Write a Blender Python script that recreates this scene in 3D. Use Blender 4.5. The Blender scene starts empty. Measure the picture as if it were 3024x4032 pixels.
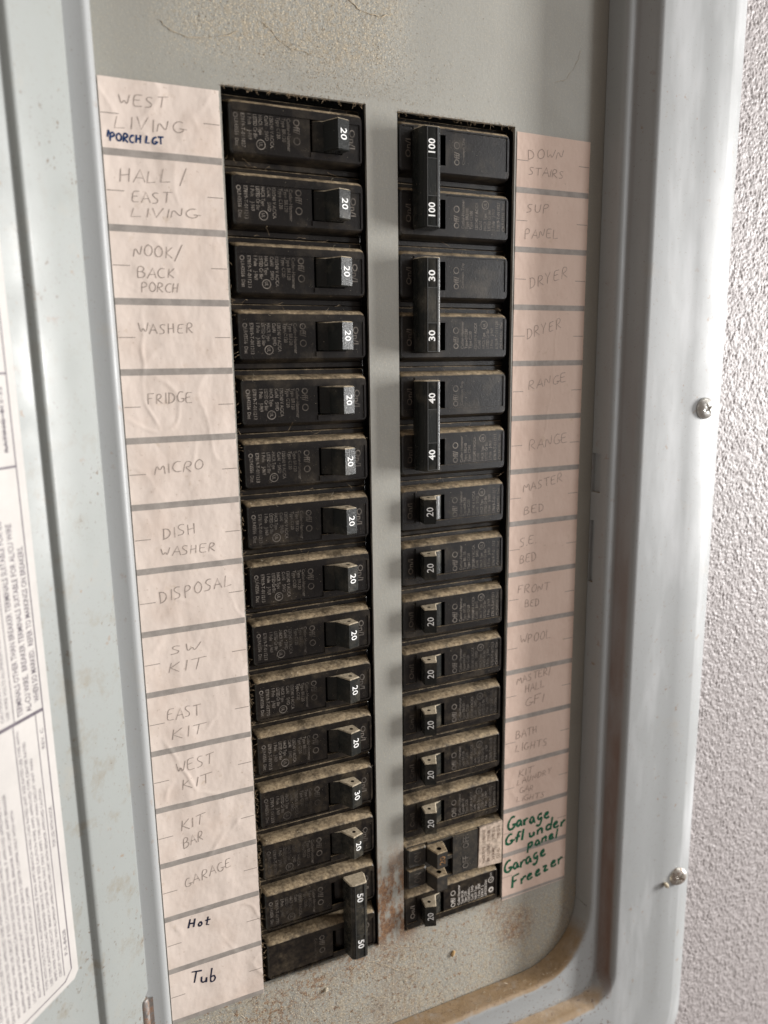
import bpy, bmesh, math, random
import numpy as np
from mathutils import Vector, Matrix, noise
random.seed(7)
rng = np.random.default_rng(7)
S = bpy.context.scene
COL = S.collection
MM = 0.001
BASE = 1.5                                   # height of the panel datum above the floor, metres

def W(x, y, z):                              # panel millimetres (x right, y up, z out of the wall) -> world metres
    return Vector((x*MM, -z*MM, y*MM + BASE))
def L(x, y, z):                              # same axes, relative to an object's own origin
    return (x*MM, -z*MM, y*MM)

# ------------------------------------------------------------------ camera
CR = Matrix(((0.906317, -0.012447, 0.422416), (-0.091123, -0.981808, 0.16658), (0.412658, -0.189466, -0.890963)))
cam_d = bpy.data.cameras.new('camera'); cam = bpy.data.objects.new('camera', cam_d); COL.objects.link(cam)
P2W = Matrix(((1, 0, 0), (0, 0, -1), (0, 1, 0)))
cx = P2W @ Vector(CR[0]); cy = -(P2W @ Vector(CR[1])); cz = -(P2W @ Vector(CR[2]))
m3 = Matrix((cx, cy, cz)).transposed()
cam.matrix_world = Matrix.Translation(W(-77.849, -99.901, 305.691)) @ m3.to_4x4()
cam_d.sensor_fit = 'HORIZONTAL'; cam_d.sensor_width = 36.0
cam_d.lens = 3077.24/3024*36
cam_d.clip_start = 0.005; cam_d.clip_end = 50
cam_d.dof.use_dof = True; cam_d.dof.focus_distance = 0.335; cam_d.dof.aperture_fstop = 11
S.camera = cam

# ------------------------------------------------------------------ light
S.view_settings.view_transform = 'Standard'; S.view_settings.look = 'None'
S.view_settings.gamma = 1.0; S.view_settings.exposure = 0.04
wd = bpy.data.worlds.new('World'); S.world = wd; wd.use_nodes = True
wd.node_tree.nodes['Background'].inputs[0].default_value = (1.0, 0.84, 0.75, 1)
wd.node_tree.nodes['Background'].inputs[1].default_value = 0.215
def area(name, d, dist, sy, sx, power, col):
    l = bpy.data.lights.new(name, 'AREA'); l.shape = 'RECTANGLE'; l.size = sx; l.size_y = sy; l.energy = power; l.color = col
    o = bpy.data.objects.new(name, l); COL.objects.link(o)
    c = W(70, -190, 0); dw = (P2W @ Vector(d)).normalized()
    o.location = c + dw*dist; o.rotation_euler = dw.to_track_quat('Z', 'Y').to_euler()
    return o
area('doorway_light', (0.935, 0.05, 0.325), 1.6, 0.62, 0.20, 42, (1.0, 0.985, 0.97))
area('open_sky_light', (0.70, 0.09, 0.70), 1.8, 1.25, 0.34, 9.5, (0.97, 0.985, 1.0))
area('upper_daylight', (0.50, 0.78, 0.38), 1.7, 0.9, 0.9, 8.5, (1.0, 0.99, 0.96))

# ------------------------------------------------------------------ materials
def new_mat(name, col=(.5, .5, .5), rough=.5, metal=0., spec=.5):
    m = bpy.data.materials.new(name); m.use_nodes = True
    b = m.node_tree.nodes['Principled BSDF']
    b.inputs['Base Color'].default_value = (*col, 1); b.inputs['Roughness'].default_value = rough
    b.inputs['Metallic'].default_value = metal; b.inputs['Specular IOR Level'].default_value = spec
    return m
class NT:
    def __init__(s, m):
        s.t = m.node_tree; s.b = s.t.nodes['Principled BSDF']
        g = s.t.nodes.new('ShaderNodeNewGeometry'); s.pos = g.outputs['Position']; s.nrm = g.outputs['Normal']
        sp = s.t.nodes.new('ShaderNodeSeparateXYZ'); s.t.links.new(s.pos, sp.inputs[0]); s.x, s.yd, s.z = sp.outputs
        sn = s.t.nodes.new('ShaderNodeSeparateXYZ'); s.t.links.new(s.nrm, sn.inputs[0]); s.nx, s.ny, s.nz = sn.outputs
    def link(s, a, b): s.t.links.new(a, b)
    def noise(s, scale, detail=3, rough=.55, stretch=None, off=0., dist=0.):
        n = s.t.nodes.new('ShaderNodeTexNoise'); n.inputs['Scale'].default_value = scale
        n.inputs['Detail'].default_value = detail; n.inputs['Roughness'].default_value = rough; n.inputs['Distortion'].default_value = dist
        mp = s.t.nodes.new('ShaderNodeMapping'); mp.inputs['Scale'].default_value = stretch or (1, 1, 1)
        mp.inputs['Location'].default_value = (off, off*.7, off*1.3)
        s.link(s.pos, mp.inputs[0]); s.link(mp.outputs[0], n.inputs['Vector']); return n.outputs['Fac']
    def mr(s, v, a, b, c=0., d=1., smooth=False):
        n = s.t.nodes.new('ShaderNodeMapRange'); n.interpolation_type = 'SMOOTHSTEP' if smooth else 'LINEAR'
        for i, q in enumerate((a, b, c, d)): n.inputs[i+1].default_value = q
        s.link(v, n.inputs[0]); return n.outputs[0]
    def math(s, op, a, b=None, clamp=False):
        n = s.t.nodes.new('ShaderNodeMath'); n.operation = op; n.use_clamp = clamp
        for i, q in enumerate((a, b)):
            if q is None: continue
            if isinstance(q, (int, float)): n.inputs[i].default_value = q
            else: s.link(q, n.inputs[i])
        return n.outputs[0]
    def mul(s, *a):
        r = a[0]
        for q in a[1:]: r = s.math('MULTIPLY', r, q)
        return r
    def mix(s, f, a, b):
        n = s.t.nodes.new('ShaderNodeMix'); n.data_type = 'RGBA'
        if isinstance(f, (int, float)): n.inputs[0].default_value = f
        else: s.link(f, n.inputs[0])
        for i, q in ((6, a), (7, b)):
            if isinstance(q, tuple): n.inputs[i].default_value = (*q, 1)
            else: s.link(q, n.inputs[i])
        return n.outputs[2]
    def bump(s, h, strength=.5, dist=.0005, prev=None):
        n = s.t.nodes.new('ShaderNodeBump'); n.inputs['Strength'].default_value = strength; n.inputs['Distance'].default_value = dist
        s.link(h, n.inputs['Height'])
        if prev is not None: s.link(prev, n.inputs['Normal'])
        return n.outputs[0]
    def out(s, col=None, rough=None, normal=None):
        if col is not None: s.link(col, s.b.inputs['Base Color'])
        if rough is not None: s.link(rough, s.b.inputs['Roughness'])
        if normal is not None: s.link(normal, s.b.inputs['Normal'])

DUST = (.40, .29, .19)
RUST = (.22, .085, .03)
def Y(y): return y*MM + BASE

def paint(name, base, dirt=.25, dusty_up=True, rough=.42):
    m = new_mat(name, base, rough); n = NT(m)
    big = n.noise(28, 4); fine = n.noise(420, 3); sp = n.noise(900, 2, .6)
    c = n.mix(n.mr(big, .35, .7, 0, dirt), base, tuple(v*.72 for v in base))
    c = n.mix(n.mr(n.noise(60, 4, .6, off=3.), .62, .78, 0, .35), c, (.36, .32, .26))
    c = n.mix(n.mr(sp, .66, .72, 0, .6), c, (.20, .17, .13))
    c = n.mix(n.mul(n.mr(n.noise(240, 3, .6, off=12.), .64, .70, 0, .7), n.mr(big, .45, .6)), c, (.24, .16, .10))
    if name == 'painted_steel_door':
        g2 = n.mul(n.mr(n.noise(85, 5, .7, off=40.), .55, .70, 0, .6), n.mr(n.z, Y(0), Y(-250), .15, 1)); c = n.mix(g2, c, (.22, .19, .14))
        c = n.mix(n.mul(n.mr(n.noise(480, 3, .6, off=44.), .62, .68, 0, .8), n.mr(n.noise(30, 2, .5, off=46.), .48, .6)), c, (.14, .10, .07))
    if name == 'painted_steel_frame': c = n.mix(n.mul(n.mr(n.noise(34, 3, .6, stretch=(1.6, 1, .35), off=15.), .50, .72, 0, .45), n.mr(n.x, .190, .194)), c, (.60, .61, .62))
    if dusty_up:
        up = n.mr(n.nz, .35, .8, 0, 1, True)
        f = n.mul(up, n.mr(n.noise(170, 4, .7), .30, .50, .35, 1))
        c = n.mix(f, c, n.mix(fine, (.27, .19, .11), DUST))
    if name == 'painted_steel_frame':
        gx = n.mul(n.mr(n.x, .1832, .1850, 0, 1, True), n.mr(n.x, .1886, .1874, 0, 1, True))
        g = n.mul(gx, n.mr(n.z, Y(-446), Y(-430), 0, 1), n.mr(n.z, Y(-70), Y(-300), .06, 1), n.mr(n.noise(70, 4, .6, stretch=(1, 1, .25)), .3, .6, .35, .95))
        c = n.mix(g, c, (.19, .115, .085))
        lowg = n.mul(n.mr(n.x, .1775, .1765, 0, 1, True), n.mr(n.noise(90, 4, .65), .35, .6, .2, 1), n.mr(n.nz, .2, .6, 0, 1, True))
        c = n.mix(lowg, c, n.mix(fine, (.20, .13, .065), (.36, .25, .14)))
        spk = n.mul(n.mr(n.z, Y(-400), Y(-440), 0, 1), n.mr(n.noise(420, 3, .7, off=6.), .60, .66, 0, .8), n.mr(n.x, .190, .186, 0, 1))
        c = n.mix(spk, c, (.13, .075, .045))
    r = n.mr(big, .3, .7, rough-.08, rough+.14)
    nb = n.bump(n.noise(1500, 2), .12, .0002); nb = n.bump(n.noise(90, 3), .12, .0006, nb)
    n.out(c, r, nb); return m
M_trim = paint('painted_steel_frame', (.33, .34, .34), .16)
M_door = paint('painted_steel_door', (.295, .31, .298), .36, rough=.38)
def plate_mat():
    base = (.345, .34, .305)
    m = new_mat('painted_steel_plate', base, .45); n = NT(m)
    big = n.noise(25, 4); fine = n.noise(600, 3, .7); med = n.noise(330, 5, .75)
    c = n.mix(n.mr(big, .35, .7, 0, .3), base, (.21, .20, .175))
    # settled dust: heavy above the openings and under them
    top = n.mul(n.mr(n.z, Y(2), Y(22), 0, 1, True), n.mr(n.x, .085, .060, 0, 1, True), n.mr(n.x, -.03, .0, 0, 1, True))
    bot = n.mr(n.z, Y(-372), Y(-392), 0, 1, True)
    reg = n.math('ADD', n.math('ADD', top, bot), .12, True)
    dd = n.mul(reg, n.mr(n.noise(45, 3, .6, off=18.), .35, .6, .35, 1), n.mr(med, .44, .58, 0, .85))
    c = n.mix(dd, c, n.mix(fine, (.25, .21, .15), (.52, .45, .34)))
    # rust: the strip between the columns low down, under the openings and round a spot lower right
    rs = n.mul(n.mr(n.z, Y(-318), Y(-352), 0, 1, True), n.mr(n.x, .085, .073, 0, 1, True), n.mr(n.x, .052, .056, 0, 1))
    streak = n.noise(110, 5, .72, stretch=(1.7, 1, .8), off=2.)
    r1 = n.mul(rs, n.mr(streak, .43, .54, 0, .95), n.mr(n.z, Y(-384), Y(-376), .25, 1))
    low = n.mr(n.z, Y(-374), Y(-384), 0, 1, True)
    r2 = n.mul(low, n.mr(n.noise(420, 4, .7, off=5.), .565, .61, 0, .85), n.mr(n.x, .150, .100, .25, 1))
    def spot(cx_, cy_, rad):
        dx = n.math('SUBTRACT', n.x, cx_*MM); dz = n.math('SUBTRACT', n.z, Y(cy_))
        q = n.math('SQRT', n.math('ADD', n.mul(dx, dx), n.mul(dz, dz)))
        return n.mr(q, rad*MM, rad*.25*MM, 0, 1, True)
    r3 = n.mul(spot(138, -397, 17), n.mr(n.noise(260, 5, .75, off=7.), .40, .60, 0.1, .9))
    r4 = n.mul(spot(126, -384, 12), n.mr(n.noise(300, 5, .75, off=9.), .44, .60, 0, .8))
    r5 = n.mul(n.math('MAXIMUM', n.math('MAXIMUM', spot(4, -396, 18), spot(24, -388, 15)), n.math('MAXIMUM', spot(44, -385, 12), spot(62, -383, 14))), n.mr(n.noise(340, 5, .75, off=11.), .49, .57, 0, .85))
    rr = n.math('MAXIMUM', n.math('MAXIMUM', r1, r2), n.math('MAXIMUM', n.math('MAXIMUM', r3, r4), r5))
    c = n.mix(rr, c, n.mix(n.mr(fine, .35, .65), (.11, .05, .028), (.29, .155, .07)))
    c = n.mix(n.mul(n.mr(n.noise(1500, 2, .5, off=4.), .57, .63, 0, .9), n.math('ADD', n.mul(reg, .8), .06)), c, (.66, .56, .39))
    c = n.mix(n.mul(n.mr(n.noise(1300, 2, .5, off=14.), .62, .67, 0, .8), reg), c, (.14, .10, .06))
    h = n.mul(med, n.math('ADD', reg, .08))
    nb = n.bump(h, .25, .0006); nb = n.bump(n.mul(fine, n.math('ADD', reg, .15)), .6, .0005, nb)
    nb = n.bump(n.noise(18, 2), .25, .003, nb)
    rg = n.math('ADD', n.mul(reg, .3), n.mr(big, .3, .7, .36, .5), True)
    n.out(c, n.math('MAXIMUM', rg, n.mul(rr, .85)), nb); return m
M_plate = plate_mat()

def plastic(name, base, dust=1.0, rough=.38):
    m = new_mat(name, base, rough, spec=.45); n = NT(m)
    fine = n.noise(1300, 3, .7); med = n.noise(300, 4, .7)
    up = n.mr(n.math('ADD', n.nz, n.mr(med, .3, .7, -.12, .12)), .42, .80, 0, 1, True)
    f = n.mul(up, n.mr(n.noise(130, 5, .75, off=30.), .36, .56, (0.8 if 'toggle' in name else 0.28)*dust, dust))
    haze = n.mul(n.math('ADD', n.mr(n.noise(75, 4, .6), .50, .72, 0, .09), n.mul(n.mr(n.z, Y(-200), Y(-330), 0, .05), n.mr(med, .4, .6))), dust)
    sp = n.mul(n.mr(fine, .66, .72, 0, .3), dust)
    f = n.math('ADD', n.math('ADD', f, haze), n.mul(sp, n.mr(med, .45, .6)), True)
    c = n.mix(f, base, n.mix(n.mr(n.noise(650, 4, .7, off=3.), .36, .66), *(((.40, .33, .23), (.66, .56, .41)) if 'toggle' in name else ((.20, .145, .085), (.47, .365, .23)))))
    nb = n.bump(fine, .25, .00025)
    n.out(c, n.math('ADD', n.mul(f, .6), rough, True), nb); return m
M_black = plastic('black_moulded_plastic', (.0050, .0038, .0033), 1.0, .30)
M_black2 = plastic('dark_grey_moulded_plastic', (.022, .021, .019), 1.0, .42)
M_handle = plastic('black_toggle_plastic', (.0150, .0162, .0152), .9, .23)
M_handle.node_tree.nodes['Principled BSDF'].inputs['Specular IOR Level'].default_value = .26
M_hole = new_mat('shadowed_cavity_plastic', (.004, .004, .004), .8, spec=.1)
M_box = new_mat('enclosure_steel', (.10, .10, .10), .6)
def print_mat(name, a, b, lo=.35, hi=.6):
    m = new_mat(name, a, .6, spec=.3); n = NT(m)
    c = n.mix(n.mr(n.noise(260, 4, .7), lo, hi), a, b)
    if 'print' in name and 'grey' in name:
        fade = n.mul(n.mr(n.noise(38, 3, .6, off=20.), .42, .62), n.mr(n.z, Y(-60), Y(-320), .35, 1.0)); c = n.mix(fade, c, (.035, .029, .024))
    n.out(c); return m
M_num = print_mat('white_amp_print', (.86, .86, .84), (.62, .60, .56), .5, .8)
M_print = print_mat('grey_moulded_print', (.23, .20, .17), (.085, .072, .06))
M_printn = print_mat('pale_fresh_print', (.62, .58, .53), (.40, .36, .32))
def paper(name, base, stain):
    m = new_mat(name, base, .62, spec=.3); n = NT(m)
    c = n.mix(n.mr(n.noise(45, 5, .65), .48, .72, 0, .55), base, stain)
    c = n.mix(n.mr(n.noise(120, 4, .7, off=2.), .62, .75, 0, .4), c, (.45, .33, .20))
    c = n.mix(n.mr(n.noise(700, 2, .6, off=8.), .68, .74, 0, .35), c, (.38, .28, .20))
    nb = n.bump(n.noise(75, 3, .5, stretch=(1, 1, .7)), .55, .0016); nb = n.bump(n.noise(900, 2), .15, .0002, nb)
    n.out(c, None, nb); return m
M_paperL = paper('cream_directory_paper', (.72, .62, .55), (.60, .48, .40))
M_paperR = paper('shade_tinted_directory_paper', (.66, .505, .42), (.57, .41, .33))  # warm shade over the right strip is painted into this paper colour
def flat(name, col, rough=.6, var=.25, sc=200):
    m = new_mat(name, col, rough, spec=.3); n = NT(m)
    n.out(n.mix(n.mr(n.noise(sc, 4, .65), .35, .65), col, tuple(v*(1-var) for v in col)), None, n.bump(n.noise(sc*4, 2), .2, .0002)); return m
M_bar = flat('grey_printed_bar', (.36, .325, .295))
M_pencil = flat('pencil_graphite', (.40, .335, .295), .4, .4, 900)
M_pencilr = flat('faint_pencil_graphite', (.36, .27, .225), .4, .35, 900)
M_tick = flat('thin_printed_tick', (.30, .25, .22))
M_blue = flat('blue_ink', (.012, .05, .16), .4, .5, 500)
M_ink = flat('dark_ink', (.015, .02, .05), .4, .4, 500)
M_green = flat('green_marker', (.008, .13, .065), .4, .45, 300)
M_sticker = flat('white_vinyl_sticker', (.52, .495, .47), .5, .10, 60)
M_stprint = flat('sticker_print', (.13, .11, .13), .5, .3, 400)
M_dust = flat('dust_grain', (.42, .31, .195), .9, .55, 900)
M_dustp = flat('pale_dust_grain', (.66, .58, .45), .9, .35, 900)
M_dustd = flat('brown_dust_grain', (.30, .19, .10), .9, .5, 900)
M_web = flat('cobweb_fibre', (.60, .50, .36), .8, .3, 500)
M_chip = flat('wood_chip', (.62, .40, .18), .7, .3, 600)
M_crumb = flat('plaster_crumb', (.75, .66, .50), .8, .2, 900)
M_oldlab = flat('worn_tan_label', (.62, .50, .40), .6, .55, 420)
def metal(name, a, b, rough, rust):
    m = new_mat(name, a, rough, 1.0); n = NT(m)
    f = n.mr(n.noise(500, 4, .7), .45, .62, 0, rust)
    n.link(n.math('SUBTRACT', 1.0, f), n.b.inputs['Metallic'])
    n.out(n.mix(f, a, b), n.mr(n.noise(800, 3), .3, .7, rough, rough+.25), n.bump(n.noise(1200, 3), .3, .0002)); return m
M_screw = metal('dull_zinc_screw', (.66, .65, .62), (.30, .27, .22), .28, .5)
M_screwr = metal('rusty_zinc_screw', (.64, .62, .57), (.20, .12, .08), .3, .85)
M_hinge = metal('bare_steel_hinge', (.42, .40, .38), (.22, .09, .03), .35, .8)
def stucco():
    a = (.45, .415, .41)
    m = new_mat('painted_stucco', a, .5, spec=.5); n = NT(m)
    c = n.mix(n.mr(n.noise(300, 4, .6), .35, .7), a, (.34, .31, .305))
    nb = n.bump(n.noise(1300, 3, .6), .5, .0004)
    n.out(c, n.mr(n.noise(200, 3), .3, .7, .40, .6), nb); return m
M_wall = stucco()

# ------------------------------------------------------------------ mesh helpers
def mesh(name, V, F, mats, fm=None, smooth=False):
    me = bpy.data.meshes.new(name); me.from_pydata([tuple(v) for v in V], [], F)
    for m in (mats if isinstance(mats, (list, tuple)) else [mats]): me.materials.append(m)
    if fm: me.polygons.foreach_set('material_index', fm)
    if smooth: me.polygons.foreach_set('use_smooth', [True]*len(me.polygons))
    me.update(); return me
def fix(me, smooth_angle=None):
    bm = bmesh.new(); bm.from_mesh(me); bmesh.ops.remove_doubles(bm, verts=bm.verts, dist=1e-6)
    bmesh.ops.recalc_face_normals(bm, faces=bm.faces)
    if smooth_angle:
        for f in bm.faces: f.smooth = True
        for e in bm.edges:
            if len(e.link_faces) == 2 and e.calc_face_angle(0) > math.radians(smooth_angle): e.smooth = False
    bm.to_mesh(me); bm.free(); return me
def obj(name, me, parent=None, kind=None, label=None):
    o = bpy.data.objects.new(name, me); COL.objects.link(o)
    if parent is not None: o.parent = parent
    if kind: o['kind'] = kind
    if label: o['label'] = label
    return o
def thing(name, label, cat, loc, group=None, rot=0):
    o = bpy.data.objects.new(name, None); COL.objects.link(o); o.location = loc; o.rotation_euler = (0, rot, 0)
    o.empty_display_size = .01
    o['label'] = label; o['category'] = cat
    if group: o['group'] = group
    return o
class MB:
    def __init__(s): s.V = []; s.F = []; s.M = []
    def add(s, V, F, m=0):
        k = len(s.V); s.V += list(V); s.F += [tuple(i+k for i in f) for f in F]; s.M += [m]*len(F)
    def box(s, x0, x1, y0, y1, z0, z1, m=0, back=True):
        V = [L(x, y, z) for z in (z0, z1) for y in (y0, y1) for x in (x0, x1)]
        F = [(4, 5, 7, 6), (0, 1, 5, 4), (1, 3, 7, 5), (3, 2, 6, 7), (2, 0, 4, 6)]
        if back: F.append((0, 2, 3, 1))
        s.add(V, F, m)
    def loft(s, loops, m=0, cap=False, closed=True, skip=None):
        n = len(loops[0]); V = [p for l in loops for p in l]; F = []
        for i in range(len(loops)-1):
            for j in range(n if closed else n-1):
                if skip and (i, j) in skip: continue
                k = (j+1) % n; F.append((i*n+j, i*n+k, (i+1)*n+k, (i+1)*n+j))
        if cap: F.append(tuple(range((len(loops)-1)*n, len(loops)*n)))
        s.add(V, F, m)
    def build(s, name, mats, fixup=True, ang=None): 
        me = mesh(name, s.V, s.F, mats, s.M)
        return fix(me, ang) if fixup else me
def rr(x0, x1, y0, y1, r, z, n=4, f=L):
    P = []
    for cx_, cy_, a0 in ((x1-r, y1-r, 0), (x0+r, y1-r, 90), (x0+r, y0+r, 180), (x1-r, y0+r, 270)):
        for i in range(n+1):
            a = math.radians(a0+90*i/n); P.append(f(cx_+r*math.cos(a), cy_+r*math.sin(a), z))
    return P

# text -> flat mesh data in unit 2D
_tc = {}
def text2d(s, bold=0.0, res=2):
    if (s, bold) in _tc: return _tc[(s, bold)]
    cu = bpy.data.curves.new('t', 'FONT'); cu.body = s; cu.resolution_u = res; cu.offset = bold; cu.size = 1
    o = bpy.data.objects.new('t', cu); COL.objects.link(o)
    me = bpy.data.meshes.new_from_object(o.evaluated_get(bpy.context.evaluated_depsgraph_get()))
    V = [(v.co.x, v.co.y) for v in me.vertices]; F = [tuple(p.vertices) for p in me.polygons]
    bpy.data.objects.remove(o); bpy.data.curves.remove(cu); bpy.data.meshes.remove(me)
    _tc[(s, bold)] = (V, F); return V, F
def put_text(mb, s, u, v, cap, length, z, bold=0., up=(1, 0), m=0, zf=None):
    """baseline starts at (u, v); 'up' is the letters' up direction; text runs clockwise-perpendicular to it"""
    V, F = text2d(s, bold)
    x0 = min(p[0] for p in V); x1 = max(p[0] for p in V); sx = length/(x1-x0); sy = cap/.73
    run = (up[1], -up[0])
    out = []
    for x, y in V:
        a = (x-x0)*sx; b = y*sy
        pu = u + run[0]*a + up[0]*b; pv = v + run[1]*a + up[1]*b
        out.append(L(pu, pv, zf(pu) if zf else z))
    mb.add(out, F, m)
def ring(mb, cu, cv, r0, r1, z, n=20, m=0):
    V = []; F = []
    for i in range(n):
        a = 2*math.pi*i/n
        V += [L(cu+r0*math.cos(a), cv+r0*math.sin(a), z), L(cu+r1*math.cos(a), cv+r1*math.sin(a), z)]
    for i in range(n):
        k = (i+1) % n; F.append((2*i, 2*i+1, 2*k+1, 2*k))
    mb.add(V, F, m)
def tube(mb, pts, r, n=4, m=0):
    P = [Vector(p) for p in pts]; loops = []
    for i, p in enumerate(P):
        d = (P[min(i+1, len(P)-1)] - P[max(i-1, 0)]).normalized()
        a = d.orthogonal().normalized(); b = d.cross(a)
        rad = r[i] if isinstance(r, (list, tuple)) else r
        loops.append([L(*(p + (a*math.cos(2*math.pi*k/n)+b*math.sin(2*math.pi*k/n))*rad)) for k in range(n)])
    mb.loft(loops, m)
def grain(mb, x, y, z, s, m=0):
    a = [Vector((random.gauss(0, 1), random.gauss(0, 1), random.gauss(0, 1))).normalized()*s*random.uniform(.6, 1.2) for _ in range(4)]
    mb.add([L(x+p.x, y+p.y, z+abs(p.z)*.8) for p in a], [(0, 1, 2), (0, 2, 3), (0, 3, 1), (1, 3, 2)], m)
def fibre(mb, x, y, z, ln, m=0, lift=1., r=.07, ang=None):
    a = random.uniform(0, 6.28) if ang is None else ang; pts = []; px, py, pz = x, y, z
    for i in range(4):
        pts.append((px, py, pz)); a += random.gauss(0, .5)
        px += math.cos(a)*ln/3; py += math.sin(a)*ln/3; pz = z + lift*random.random()*(1 if i else .5)
    tube(mb, pts, r, 3, m)

# ------------------------------------------------------------------ wall (setting)
def build_wall():
    # pebbly painted stucco right of the frame, real relief
    x0, x1, y0, y1, st = 243.0, 346.0, -560.0, 100.0, .5
    nx = int((x1-x0)/st); ny = int((y1-y0)/st)
    V = []; 
    for j in range(ny+1):
        y = y0+(y1-y0)*j/ny
        for i in range(nx+1):
            x = x0+(x1-x0)*i/nx
            h = noise.noise(Vector((x*.3, y*.3, 3.1)))*.35 + noise.noise(Vector((x*.95, y*.85, 9.)))*.62 + noise.noise(Vector((x*1.9, y*1.7, 2.)))*.40
            h = h + .25*abs(noise.noise(Vector((x*.3, y*.3, 1.))))
            V.append(W(x, y, 12.9+h*.78))
    ii = np.arange(ny)[:, None]*(nx+1)+np.arange(nx)[None, :]
    F = np.stack([ii, ii+1, ii+nx+2, ii+nx+1], -1).reshape(-1, 4).tolist()
    me = mesh('wall', V, F, M_wall, smooth=True)
    k = len(V)
    mb = MB()
    def q(a, b, c, d):
        mb.add([W(a, c, 13.2), W(b, c, 13.2), W(b, d, 13.2), W(a, d, 13.2)], [(0, 1, 2, 3)])
    q(346, 1500, -1450, 1100); q(-1300, -112, -1450, 1100); q(-112, 346, -1450, -560); q(-112, 346, 250, 1100); q(243, 346, 100, 250)
    q(-112, 243, -560, -502); 
    me2 = mesh('wall', mb.V, mb.F, M_wall)
    bm = bmesh.new(); bm.from_mesh(me); bm.from_mesh(me2); bm.to_mesh(me); bm.free()
    for p in me.polygons: p.use_smooth = True
    return obj('wall', me, None, 'structure')
build_wall()

# ------------------------------------------------------------------ panel: plate, frame, door
panel = thing('breaker_panel', 'grey steel breaker panel with open door, set in the stucco wall', 'electrical panel', W(64.5, -430, 0))
PO = Vector((64.5, -430, 0))
def pl(o): o.location = -Vector(L(*PO)); return o       # part vertices are written in panel coordinates

def cover_plate():
    mb = MB()
    xs = [-60, 0, 58, 71.8, 128.8, 184]; ysL = (-379.6, .2); ysR = (-377.3, -.8)
    def quad(a, b, c, d, z=0.): mb.add([L(a, c, z), L(b, c, z), L(b, d, z), L(a, d, z)], [(0, 1, 2, 3)])
    quad(-60, 0, -460, 160); quad(58, 71.8, -460, 160); quad(128.8, 184, -460, 160)
    quad(0, 58, -460, ysL[0]); quad(0, 58, ysL[1], 160); quad(71.8, 128.8, -460, ysR[0]); quad(71.8, 128.8, ysR[1], 160)
    for x0, x1, (y0, y1) in ((0, 58, ysL), (71.8, 128.8, ysR)):
        a = [(x0, y0), (x1, y0), (x1, y1), (x0, y1)]
        mb.loft([[L(x, y, 0) for x, y in a], [L(x, y, -1.6) for x, y in a]])
        ix = [(x0-.9, y0-.9), (x1+.9, y0-.9), (x1+.9, y1+.9), (x0-.9, y1+.9)]
        mb.loft([[L(x, y, -1.6) for x, y in a], [L(x, y, -1.6) for x, y in ix]])
    return pl(obj('cover_plate', fix(mesh('cover_plate', mb.V, mb.F, M_plate)), panel))
cover_plate()
def enclosure():
    mb = MB(); c = [(-70, -470), (200, -470), (200, 170), (-70, 170)]
    mb.loft([[L(x, y, -2.2) for x, y in c], [L(x, y, -75) for x, y in c]], cap=True)
    return pl(obj('enclosure_box', mb.build('enclosure_box', M_box), panel))
enclosure()

def frame():
    mb = MB(); N = 10
    def f(x, y, z):
        if x < -20:
            x = x - .005*y if y > -400 else x + 2.0
            if x < -50: z = min(z, 12.4)
        return L(x, y, z)
    spec = [(-44.4, 177.3, -426.9, 35, .5), (-44.4, 177.8, -427.4, 35, 9.4), (-44.8, 178.0, -427.7, 35.3, 10.8), (-45.6, 178.6, -428.4, 35.8, 11.8),
            (-46.8, 179.8, -429.6, 36.5, 12.3), (-47.8, 180.8, -431, 36, 12.3), (-56, 184.2, -443.2, 15, 12.0), (-57, 185.2, -444.2, 15, 12.6),
            (-57.6, 187.6, -445.6, 15.5, 17.5), (-58.2, 188.6, -446.4, 16, 19.6), (-59, 189.8, -447.4, 17, 20.5), (-60, 191.4, -449, 18, 20.7),
            (-70, 206, -464, 20, 20.5), (-80, 219, -478, 22, 20.6), (-81, 220, -479, 22, 20.7), (-92, 232.5, -491, 24, 20.6), (-93, 233.6, -492, 24, 20.3),
            (-104, 243.8, -502.4, 27, 16.6), (-104.6, 244.6, -503.2, 27.5, 15.9), (-104.6, 244.7, -503.3, 27.5, 12.6)]
    loops = [rr(a, b, c, 170, r, z, N, f) for a, b, c, r, z in spec]
    n = 4*(N+1); js = 3*(N+1)+N                      # the straight right-hand side of the recess wall
    mb.loft(loops, skip={(0, js)})
    ya = -426.9+35; yb = 170-35
    ys = [ya, -211, -179.2, -164.9, -145.6, yb]
    z0, z1 = .5, 9.4
    def X(z): return 177.3+(z-z0)/(z1-z0)*.5
    main = mb; mb = MB()
    def strip(a, b, c, d): mb.add([L(X(c), a, c), L(X(c), b, c), L(X(d), b, d), L(X(d), a, d)], [(0, 1, 2, 3)])
    notches = [(-211, -179.2, .9, 4.0), (-164.9, -145.6, .9, 6.6)]
    strip(ya, -211, z0, z1); strip(-179.2, -164.9, z0, z1); strip(-145.6, yb, z0, z1)
    for a, b, c, d in notches:
        strip(a, b, z0, c); strip(a, b, d, z1); D = 1.8
        P = [(X(c), a, c), (X(c), b, c), (X(d), b, d), (X(d), a, d)]
        mb.loft([[L(*p) for p in P], [L(p[0]+D, p[1], p[2]) for p in P]], cap=True)
    pl(obj('latch_wall', mb.build('latch_wall', M_trim), panel, label='inner wall of the frame with two latch slots'))
    me = main.build('frame', M_trim, ang=50)
    return pl(obj('door_frame', me, panel))
frame()

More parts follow.
